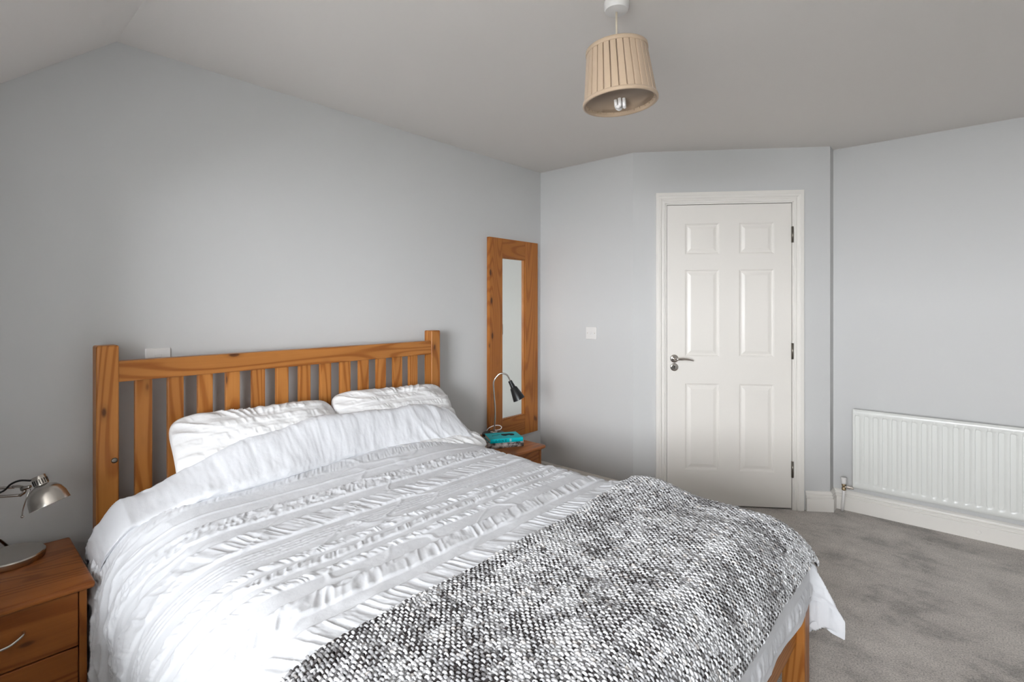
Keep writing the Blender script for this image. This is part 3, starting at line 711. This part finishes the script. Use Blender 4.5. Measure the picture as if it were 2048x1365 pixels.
for i in range(7):
    x = 0.25 + i * 0.27
    link('base_slat', box(*bl((x, BY0 + 0.05, 0.245), (x + 0.07, BY1 - 0.05, 0.262))), 'pineY', bd)

def mattress():
    bm = bmesh.new(); add_box(bm, (0.14, -2.625, 0.263), (1.975, -1.150, 0.50), 0.05, 4); return bm_mesh(bm, True)
tag(link('mattress', mattress(), 'mattress'), 'white mattress on the bed under the duvet', 'mattress')

# ================================================================== duvet
YC = -1.89; Z0 = 0.585
def fold(t, flat, rx, rz):
    """arc length t from the centre line -> (horizontal position, drop)"""
    Lq = math.pi / 2 * math.sqrt((rx * rx + rz * rz) / 2)
    s = np.maximum(t - flat, 0); th = np.clip(s / Lq, 0, 1) * math.pi / 2
    return np.minimum(t, flat) + rx * np.sin(th), rz * (1 - np.cos(th)) + np.maximum(s - Lq, 0)
def surf(a, b, lift=0.0, flare=0.55):
    """bed surface: a = distance along the bed, b = distance across from the centre line (left negative)"""
    a = np.asarray(a, float); b = np.asarray(b, float)
    px_, dx = fold(a, 1.86, 0.175 + lift, 0.17 + lift)
    pr, drr = fold(np.maximum(b, 0), 0.625, 0.165 + lift, 0.15 + lift)
    pl_, dl = fold(np.maximum(-b, 0), 0.60, 0.245 + lift, 0.20 + lift)
    X = px_ + 0.10 * np.clip(dx - 0.15, 0, 1)      # slight flare at the foot
    Y = YC + np.where(b > 0, pr, -pl_)
    dy = np.where(b > 0, drr, dl)
    drop = (dx ** 2.6 + dy ** 2.6) ** (1 / 2.6)
    both = np.minimum(np.clip(dx - 0.10, 0, 1), np.clip(dy - 0.08, 0, 1))
    X = X + flare * both; Y = Y + np.where(b > 0, 0.4, -0.4) * flare * both
    flat = np.exp(-(dy / 0.25) ** 2)
    z = Z0 + lift - drop + 0.020 * fbm(a * 2.6, b * 2.6, 3, 2) * flat
    z = z + 0.055 * sstep(0.80, 0.40, a) * np.exp(-(dy / 0.35) ** 2) * (1 - 0.9 * sstep(0.35, 0.72, b))
    # hollow and ridge in the surface toward the far side of the foot
    z = z + 0.022 * np.exp(-((a - 1.52) / 0.10) ** 2 - ((b - 0.60) / 0.20) ** 2) - 0.012 * np.exp(-((a - 1.70) / 0.08) ** 2 - ((b - 0.62) / 0.2) ** 2)
    # soft vertical folds of the hanging sides
    sd_ = np.clip((dy - 0.10) / 0.25, 0, 1)
    Y = Y + np.where(b > 0, 0.45, -1) * sd_ * (0.040 * fbm(a * 7.0 + 2, b * 1.8, 11, 2) + 0.040 * fbm(a * 2.5, b * 5.5, 13, 2) + 0.014 * fbm(a * 19.0, b * 4.0, 12, 2))
    fd = np.clip((dx - 0.10) / 0.25, 0, 1)
    X = X + fd * (0.030 * fbm(b * 6.0 + 5, a * 1.2, 21, 2))
    return np.stack([X, Y, z], -1)

BANDS = [  # (start, end, kind) along the bed
    (0.395, 0.425, 'fine'), (0.440, 0.515, 'fine'), (0.575, 0.585, 'seam'), (0.635, 0.712, 'crush'), (0.766, 0.872, 'wide'),
    (0.898, 0.963, 'lines'), (1.000, 1.036, 'narrow'), (1.060, 1.096, 'narrow'), (1.128, 1.162, 'narrow'),
    (1.228, 1.300, 'wide'), (1.348, 1.445, 'wide'), (1.50, 1.58, 'wide'), (1.62, 1.66, 'lines'), (1.70, 1.735, 'narrow'), (1.76, 1.80, 'narrow'),
    (1.86, 1.94, 'wide'), (2.02, 2.10, 'wide'), (2.16, 2.20, 'narrow')]
def crease(n):
    """rounded puffs separated by sharp valleys"""
    return 1 - np.abs(2 * n - 1) ** 0.8
def puckers(a, b):
    aw = a + 0.018 * fbm(b * 1.6, a * 0.8, 31, 2) + 0.006 * fbm(b * 9, a * 2, 32, 2)
    d = np.zeros_like(a)
    for i, (s, e, k) in enumerate(BANDS):
        m = (sstep(s - 0.004, s + 0.007, aw)) * (1 - sstep(e - 0.007, e + 0.004, aw))
        if k == 'seam': d += 0.0035 * m; continue
        shear = 0.55 * (aw - s) * (1 if i % 2 else -0.7)
        bb_ = b + shear
        if k == 'wide':
            n1 = vnoise(bb_ / 0.022, aw / 0.09, 40 + i); n2 = vnoise(bb_ / 0.0095, aw / 0.030, 60 + i); n3 = vnoise(bb_ / 0.05, aw / 0.05, 80 + i)
            h = 0.0062 * crease(n1) + 0.0024 * crease(n2) * n3 + 0.002
        elif k == 'crush':
            n1 = vnoise(bb_ / 0.018, aw / 0.024, 40 + i); n2 = vnoise(bb_ / 0.009, aw / 0.012, 60 + i)
            h = 0.0058 * crease(n1) + 0.0022 * crease(n2) + 0.001
        elif k == 'narrow':
            n1 = vnoise(bb_ / 0.0115, aw / 0.035, 40 + i); n2 = vnoise(bb_ / 0.026, aw / 0.02, 60 + i)
            h = 0.0054 * crease(n1) * (0.55 + 0.9 * n2) + 0.0016
        elif k == 'fine':
            n1 = vnoise(bb_ / 0.0065, aw / 0.05, 40 + i)
            h = 0.0034 * n1 * (0.4 + 1.2 * vnoise(bb_ / 0.06, aw / 0.06, 70 + i))
        else:
            n1 = vnoise(bb_ / 0.006, aw / 0.006, 40 + i); w_ = (aw - s) / (e - s) * 4
            h = 0.0022 * np.abs(np.sin(w_ * math.pi)) * (0.4 + n1)
        d = d + h * m
    # everyday creases over the plain cloth
    n = fbm(b * 11 + a * 5, a * 16, 33, 3)
    d = d + 0.004 * n + 0.0035 * np.clip(0.06 - np.abs(fbm(b * 5 + a * 8, a * 5 - b * 3, 34, 2)), 0, 1) / 0.06 * sstep(0.0, 0.2, fbm(b * 2, a * 2, 35, 2) + 0.05)
    return d
def displace(P, d):
    du = np.gradient(P, axis=0); dv = np.gradient(P, axis=1)
    n = np.cross(du, dv); n /= np.linalg.norm(n, axis=-1, keepdims=True) + 1e-12
    n *= np.sign(n[n.shape[0] // 3, n.shape[1] // 2, 2])
    return P + n * d[..., None], n
av = np.concatenate([np.arange(0.33, 1.50, 0.0032), np.arange(1.50, 2.225, 0.008)])
bv_ = np.concatenate([np.arange(-1.33, 0.75, 0.0030), np.arange(0.75, 1.14, 0.010)])
A_, B_ = np.meshgrid(av, bv_, indexing='ij')
P = surf(A_, B_)
left = np.clip((-B_ - 0.55) / 0.5, 0, 1)
crum = left * sstep(0.95, 0.5, A_)
dsp = puckers(A_, B_) + crum * (0.034 * fbm(A_ * 9, B_ * 5, 41, 3) + 0.020 * (crease(vnoise(A_ * 20 + B_ * 6, B_ * 5, 42)) - 0.5) + 0.009 * (crease(vnoise(A_ * 46, B_ * 14, 44)) - 0.5)) + left * 0.012 * fbm(A_ * 6, B_ * 7, 43, 3)
P, _ = displace(P, dsp)
tip = (B_ > 0.80) & (A_ > 1.93)                  # loose foot corner: its edge is tucked back under itself
zl = 0.205 + 0.020 * np.sin(A_ * 30.0)
under = np.where(tip, np.maximum(zl - P[..., 2], 0), 0)
P[..., 0] -= 0.55 * under; P[..., 1] -= 0.25 * under; P[..., 2] += under * 1.25
P[..., 2] = np.maximum(P[..., 2], 0.03)
dv = tag(link('duvet', grid_mesh(P), 'linen'), 'white ruched cotton duvet spread over the bed', 'duvet')
# turned-back head edge of the duvet
Yk = np.array([-2.80, -2.66, -2.57, -2.47, -2.30, -2.13, -1.93, -1.77, -1.60, -1.45, -1.30, -1.20, -1.12, -1.02])
Zr = np.array([0.64, 0.645, 0.660, 0.700, 0.765, 0.785, 0.815, 0.800, 0.790, 0.790, 0.765, 0.735, 0.680, 0.62])
Xh = np.array([0.49, 0.49, 0.485, 0.48, 0.47, 0.455, 0.415, 0.40, 0.40, 0.405, 0.42, 0.44, 0.46, 0.47])
def flap():
    b = np.arange(-1.30, 1.02, 0.004); nb = len(b)
    base = surf(np.full(nb, 0.45), b); Yb = base[:, 1]
    hr = np.interp(Yb, Yk, Zr) - Z0; xh = np.interp(Yb, Yk, Xh)
    ker = np.ones(25) / 25
    hr = np.convolve(np.pad(hr, 12, 'edge'), ker, 'valid'); xh = np.convolve(np.pad(xh, 12, 'edge'), ker, 'valid')
    dropn = np.clip(base[:, 2] - Z0, -1, 0.2)
    rows = 64; s = np.linspace(0, 1, rows)
    kx = np.stack([xh + 0.012, xh + 0.020, xh + 0.010, xh * 0.5 + 0.19, np.full(nb, 0.352), np.full(nb, 0.310), np.full(nb, 0.272), np.full(nb, 0.245)], 0)
    kz = np.stack([np.full(nb, 0.050), np.full(nb, 0.062), 0.066 + 0.20 * np.maximum(hr - .06, 0.0), 0.058 + 0.60 * np.maximum(hr - 0.06, 0), hr, hr + 0.004, hr - 0.035, hr - 0.10], 0)
    mL = sstep(-2.64, -2.42, Yb) * (1 - sstep(-1.62, -1.30, Yb)); mt = 1 - mL
    for r_, w_ in ((0, 1.0), (1, 1.0), (2, 0.8), (3, 0.35)):
        kz[r_] -= np.where(Yb < -2, 0.055, 0.040) * w_ * mt; kx[r_] -= np.where(Yb < -2, 0.05, -0.03) * w_ * mt
    t = np.linspace(0, kx.shape[0] - 1, rows)
    def cr(K):
        K = np.concatenate([2 * K[:1] - K[1:2], K, 2 * K[-1:] - K[-2:-1]], 0); out = []
        for tt in t:
            i = min(int(tt), K.shape[0] - 4); f = tt - i; p0, p1, p2, p3 = K[i:i + 4]
            out.append(0.5 * (2 * p1 + (p2 - p0) * f + (2 * p0 - 5 * p1 + 4 * p2 - p3) * f * f + (3 * p1 - p0 - 3 * p2 + p3) * f ** 3))
        return np.stack(out, 0)
    X = cr(kx); Z = cr(kz)
    dl = np.minimum(dropn, 0)
    fl = np.clip(1 + dl / 0.25, 0, 1)
    P = np.stack([X, np.repeat(Yb[None], rows, 0), Z0 + Z * (0.25 + 0.75 * fl)[None] + dl[None]], -1)
    S, Bq = np.meshgrid(s, b, indexing='ij')
    out = np.where(b < 0, -1, 1) * (1 - fl) * 0.02
    P[..., 1] += out[None]
    d = 0.016 * fbm(Bq * 7, S * 2.5, 51, 3) + 0.0045 * fbm(Bq * 45, S * 6, 52, 3) + 0.007 * (crease(vnoise(Bq * 16 + S * 5, S * 3 - Bq * 4, 55)) - 0.5) * sstep(0.45, 0.62, vnoise(Bq * 3, S * 2, 56))
    d += 0.006 * sstep(0.45, 0.8, S) * (crease(vnoise(Bq / 0.035 + S * 1.5, S * 4, 53)) - 0.5) * (0.4 + vnoise(Bq / 0.2, S, 54))
    tuck = sstep(-0.84, -1.08, b)                      # the left end disappears behind the hanging side
    P[..., 1] += 0.075 * tuck[None]; P[..., 0] -= 0.06 * tuck[None]
    P2, n = displace(P, d * (0.3 + 0.7 * sstep(0.0, 0.12, S)))
    return P2
fm = link('turned_back_edge', grid_mesh(flap()), 'linen', dv)
fm['label'] = 'smooth turned-back edge of the duvet against the pillows'

# ================================================================== pillows
def pillow_mesh(W, Hh, Tk, seed):
    nu, nv = 160, 110
    u = np.linspace(-1, 1, nu); v = np.linspace(-1, 1, nv); Ug, Vg = np.meshgrid(u, v, indexing='ij')
    mx = np.maximum(np.abs(Ug), np.abs(Vg)); p = 4.2
    rho = (np.abs(Ug) ** p + np.abs(Vg) ** p) ** (1 / p) + 1e-9
    f = mx / rho; Uq, Vq = Ug * f, Vg * f                     # rounded-rectangle outline, mx = 1 on the rim
    ear = (np.abs(Uq * Vq) / 0.72) ** 3
    xo = Uq * (W / 2) * (1 + 0.05 * ear - 0.03 * (1 - Vq ** 2) * np.abs(Uq)); yo = Vq * (Hh / 2) * (1 + 0.06 * ear - 0.05 * (1 - Uq ** 2) * np.abs(Vq))
    prof = np.clip(1 - mx ** 2.3, 0, 1) ** 0.52 * (1 - 0.18 * ear)
    soft = np.clip(prof * 3, 0, 1)
    wr = 0.026 * fbm(Uq * 2.2, Vq * 2.2, seed, 3) + 0.010 * fbm(Uq * 6 + Vq * 3, Vq * 5, seed + 1, 3)
    rim = np.arctan2(Vq * Hh, Uq * W)
    rad = 0.020 * (crease(vnoise(rim * 7, mx * 1.5, seed + 3)) - 0.5) * sstep(0.55, 0.95, mx) * (1 - sstep(0.97, 1.0, mx))
    pk = np.zeros_like(Ug)
    for s_ in np.arange(-0.88, 0.9, 0.27):
        m = sstep(s_ - 0.02, s_ + 0.02, Vq) * (1 - sstep(s_ + 0.13, s_ + 0.17, Vq))
        pk += m * (0.0042 * crease(vnoise(Uq * W / 0.034 + Vq * 2.5, Vq * 4 + s_ * 7, seed + 5)) + 0.001)
    top = np.stack([xo, yo, Tk / 2 * prof + (wr + rad + pk) * soft], -1)
    bot = np.stack([xo, yo, -Tk / 2 * prof * 0.9 + wr * 0.5 * soft], -1)
    verts = np.concatenate([top.reshape(-1, 3), bot.reshape(-1, 3)]); idx = np.arange(nu * nv).reshape(nu, nv)
    q1 = np.stack([idx[:-1, :-1], idx[1:, :-1], idx[1:, 1:], idx[:-1, 1:]], -1).reshape(-1, 4); q2 = (q1 + nu * nv)[:, ::-1]
    me = bpy.data.meshes.new('m'); me.from_pydata(verts.tolist(), [], np.concatenate([q1, q2]).tolist())
    bm = bmesh.new(); bm.from_mesh(me); bmesh.ops.remove_doubles(bm, verts=bm.verts, dist=0.0004); bm.to_mesh(me); bm.free()
    me.polygons.foreach_set('use_smooth', np.ones(len(me.polygons), dtype=bool)); me.update(); return me
def pillow(label, loc, lean, roll, W=0.70, Hh=0.44, Tk=0.15, seed=100, yaw=0.0):
    """local x runs across the bed, local y up the lean, local z faces the room"""
    o = link('pillow', pillow_mesh(W, Hh, Tk, seed), 'pillow', None, loc)
    xl = Vector((0, 1, 0)); yl = Vector((-math.cos(lean), 0, math.sin(lean))); zl = xl.cross(yl)
    R_ = Matrix((xl, yl, zl)).transposed()
    R_ = Matrix.Rotation(yaw, 3, 'Z') @ R_ @ Matrix.Rotation(roll, 3, 'Z')
    o.rotation_euler = R_.to_euler()
    tag(o, label, 'pillow', 'pillows at the headboard'); return o
pillow('white pillow propped against the left half of the headboard', (0.285, -2.150, 0.705), math.radians(52), math.radians(-2.0), 0.68, 0.42, 0.17, 100)
pillow('white pillow propped against the right half of the headboard', (0.275, -1.478, 0.705), math.radians(52), math.radians(-3.0), 0.70, 0.42, 0.17, 120)
pillow('white pillow lying flat under the left propped pillow', (0.345, -2.185, 0.585), math.radians(8), 0.0, 0.70, 0.40, 0.15, 140)
pillow('white pillow lying flat under the right propped pillow', (0.345, -1.425, 0.585), math.radians(8), 0.0, 0.70, 0.40, 0.15, 160)

# ================================================================== knitted throw
TA0, TA1, TB0, TB1 = 1.455, 2.115, -1.20, 0.87
LIFT = 0.020
def throw_pt(a, b):
    a2 = a + 0.012 * fbm(b * 2.2, a * 0 + 3, 71, 2)
    P = surf(a2, b, LIFT, 0.12); P[..., 2] += 0.010 * fbm(a * 6, b * 6, 72, 2)
    return P
ga, gb = np.meshgrid(np.arange(TA0, TA1 + 0.001, 0.010), np.arange(TB0, TB1 + 0.001, 0.010), indexing='ij')
PT = throw_pt(ga, gb)
tb = tag(link('knitted_throw', grid_mesh(PT), 'yarnbase'), 'chunky grey and white knitted throw across the foot of the bed', 'throw')
so = tb.modifiers.new('thickness', 'SOLIDIFY'); so.thickness = 0.003; so.offset = 0.0
def stitches():
    """plain weave of thick yarn: light floats along the bed over darker floats across it"""
    ca, cb = 0.0086, 0.0080
    na = int((TA1 - TA0) / ca) + 1; nb = int((TB1 - TB0) / cb) + 1
    ia, ib = np.meshgrid(np.arange(na), np.arange(nb), indexing='ij'); ia = ia.ravel(); ib = ib.ravel(); n = len(ia)
    par = (ia + ib) % 2 == 0                                               # True: float along the bed
    a = TA0 + ia * ca + rng.normal(0, 0.0009, n); b = TB0 + ib * cb + rng.normal(0, 0.0008, n)
    e = 0.004
    C = throw_pt(a, b); Ta = throw_pt(a + e, b) - throw_pt(a - e, b); Tb = throw_pt(a, b + e) - throw_pt(a, b - e)
    Ta /= np.linalg.norm(Ta, axis=1, keepdims=True); Tb /= np.linalg.norm(Tb, axis=1, keepdims=True)
    Nn = np.cross(Ta, Tb); Nn /= np.linalg.norm(Nn, axis=1, keepdims=True); Tb = np.cross(Nn, Ta)
    an = np.where(par, 0.0, math.pi / 2) + rng.normal(0, 0.13, n)
    D = Ta * np.cos(an)[:, None] + Tb * np.sin(an)[:, None]
    E_ = np.cross(Nn, D)
    seg, sides = 6, 5
    t = np.linspace(-1, 1, seg + 1)
    span = np.where(par, 0.0086, 0.0074) * (1 + rng.normal(0, 0.08, n)); hgt = np.where(par, 0.0072, 0.0050) * (1 + rng.normal(0, 0.16, n))
    r0 = np.where(par, 0.0027, 0.0035) * (1 + rng.normal(0, 0.12, n))
    V = np.zeros((n, seg + 1, sides, 3))
    for i, tt in enumerate(t):
        c = C + D * (tt * span)[:, None] + Nn * (hgt * (1 - tt * tt) + 0.0012)[:, None]
        rr = r0 * (1 - 0.25 * tt ** 4) * (0.25 if abs(tt) > 0.999 else 1)
        tn = D * 1.0 - Nn * (2 * tt * hgt / span)[:, None]; tn /= np.linalg.norm(tn, axis=1, keepdims=True)
        up = np.cross(E_, tn)
        for k in range(sides):
            q = 2 * math.pi * k / sides
            V[:, i, k] = c + (E_ * (1.12 * math.cos(q)) + up * math.sin(q)) * rr[:, None]
    vi = np.arange(n * (seg + 1) * sides).reshape(n, seg + 1, sides)
    nx = np.roll(vi, -1, axis=2)
    q = np.stack([vi[:, :-1], nx[:, :-1], nx[:, 1:], vi[:, 1:]], -1).reshape(-1, 4)
    me = bpy.data.meshes.new('m'); me.vertices.add(V.size // 3); me.vertices.foreach_set('co', V.reshape(-1).astype(np.float32))
    nf = len(q); me.loops.add(nf * 4); me.loops.foreach_set('vertex_index', q.reshape(-1).astype(np.int32))
    me.polygons.add(nf); me.polygons.foreach_set('loop_start', np.arange(0, nf * 4, 4, dtype=np.int32)); me.update(calc_edges=True)
    me.polygons.foreach_set('use_smooth', np.ones(nf, dtype=bool))
    # each yarn changes shade slowly along its own length
    big = vnoise(ib / 12.0, ia / 10.0, 92)
    sl = np.clip(0.50 + 0.75 * vnoise(ia / 6.0, ib * 0.83, 91) + 0.35 * (big - 0.5) + rng.normal(0, 0.10, n) - 0.08, 0.12, 1)
    sdk = np.clip(1.7 * (vnoise(ib / 5.0, ia * 0.87, 93) - 0.5) + 0.31 + 0.9 * (big - 0.5) + rng.normal(0, 0.14, n), 0, 1)
    s = np.where(par, sl, sdk)
    lo = np.array([0.040, 0.032, 0.032]); hi = np.array([0.74, 0.74, 0.755])
    colr = lo + (hi - lo) * (s ** 1.35)[:, None]
    warm = rng.random(n) < 0.05
    colr[warm] = colr[warm] * np.array([1.0, 0.95, 0.90])
    colr = np.concatenate([colr, np.ones((n, 1))], 1)
    cv = np.repeat(colr[:, None], (seg + 1) * sides, 1).reshape(-1)
    at = me.color_attributes.new('yarn', 'FLOAT_COLOR', 'POINT'); at.data.foreach_set('color', cv.astype(np.float32))
    return me
ks = link('knit_stitches', stitches(), 'yarn', tb); ks['kind'] = 'stuff'; ks['label'] = 'variegated yarn loops of the throw'
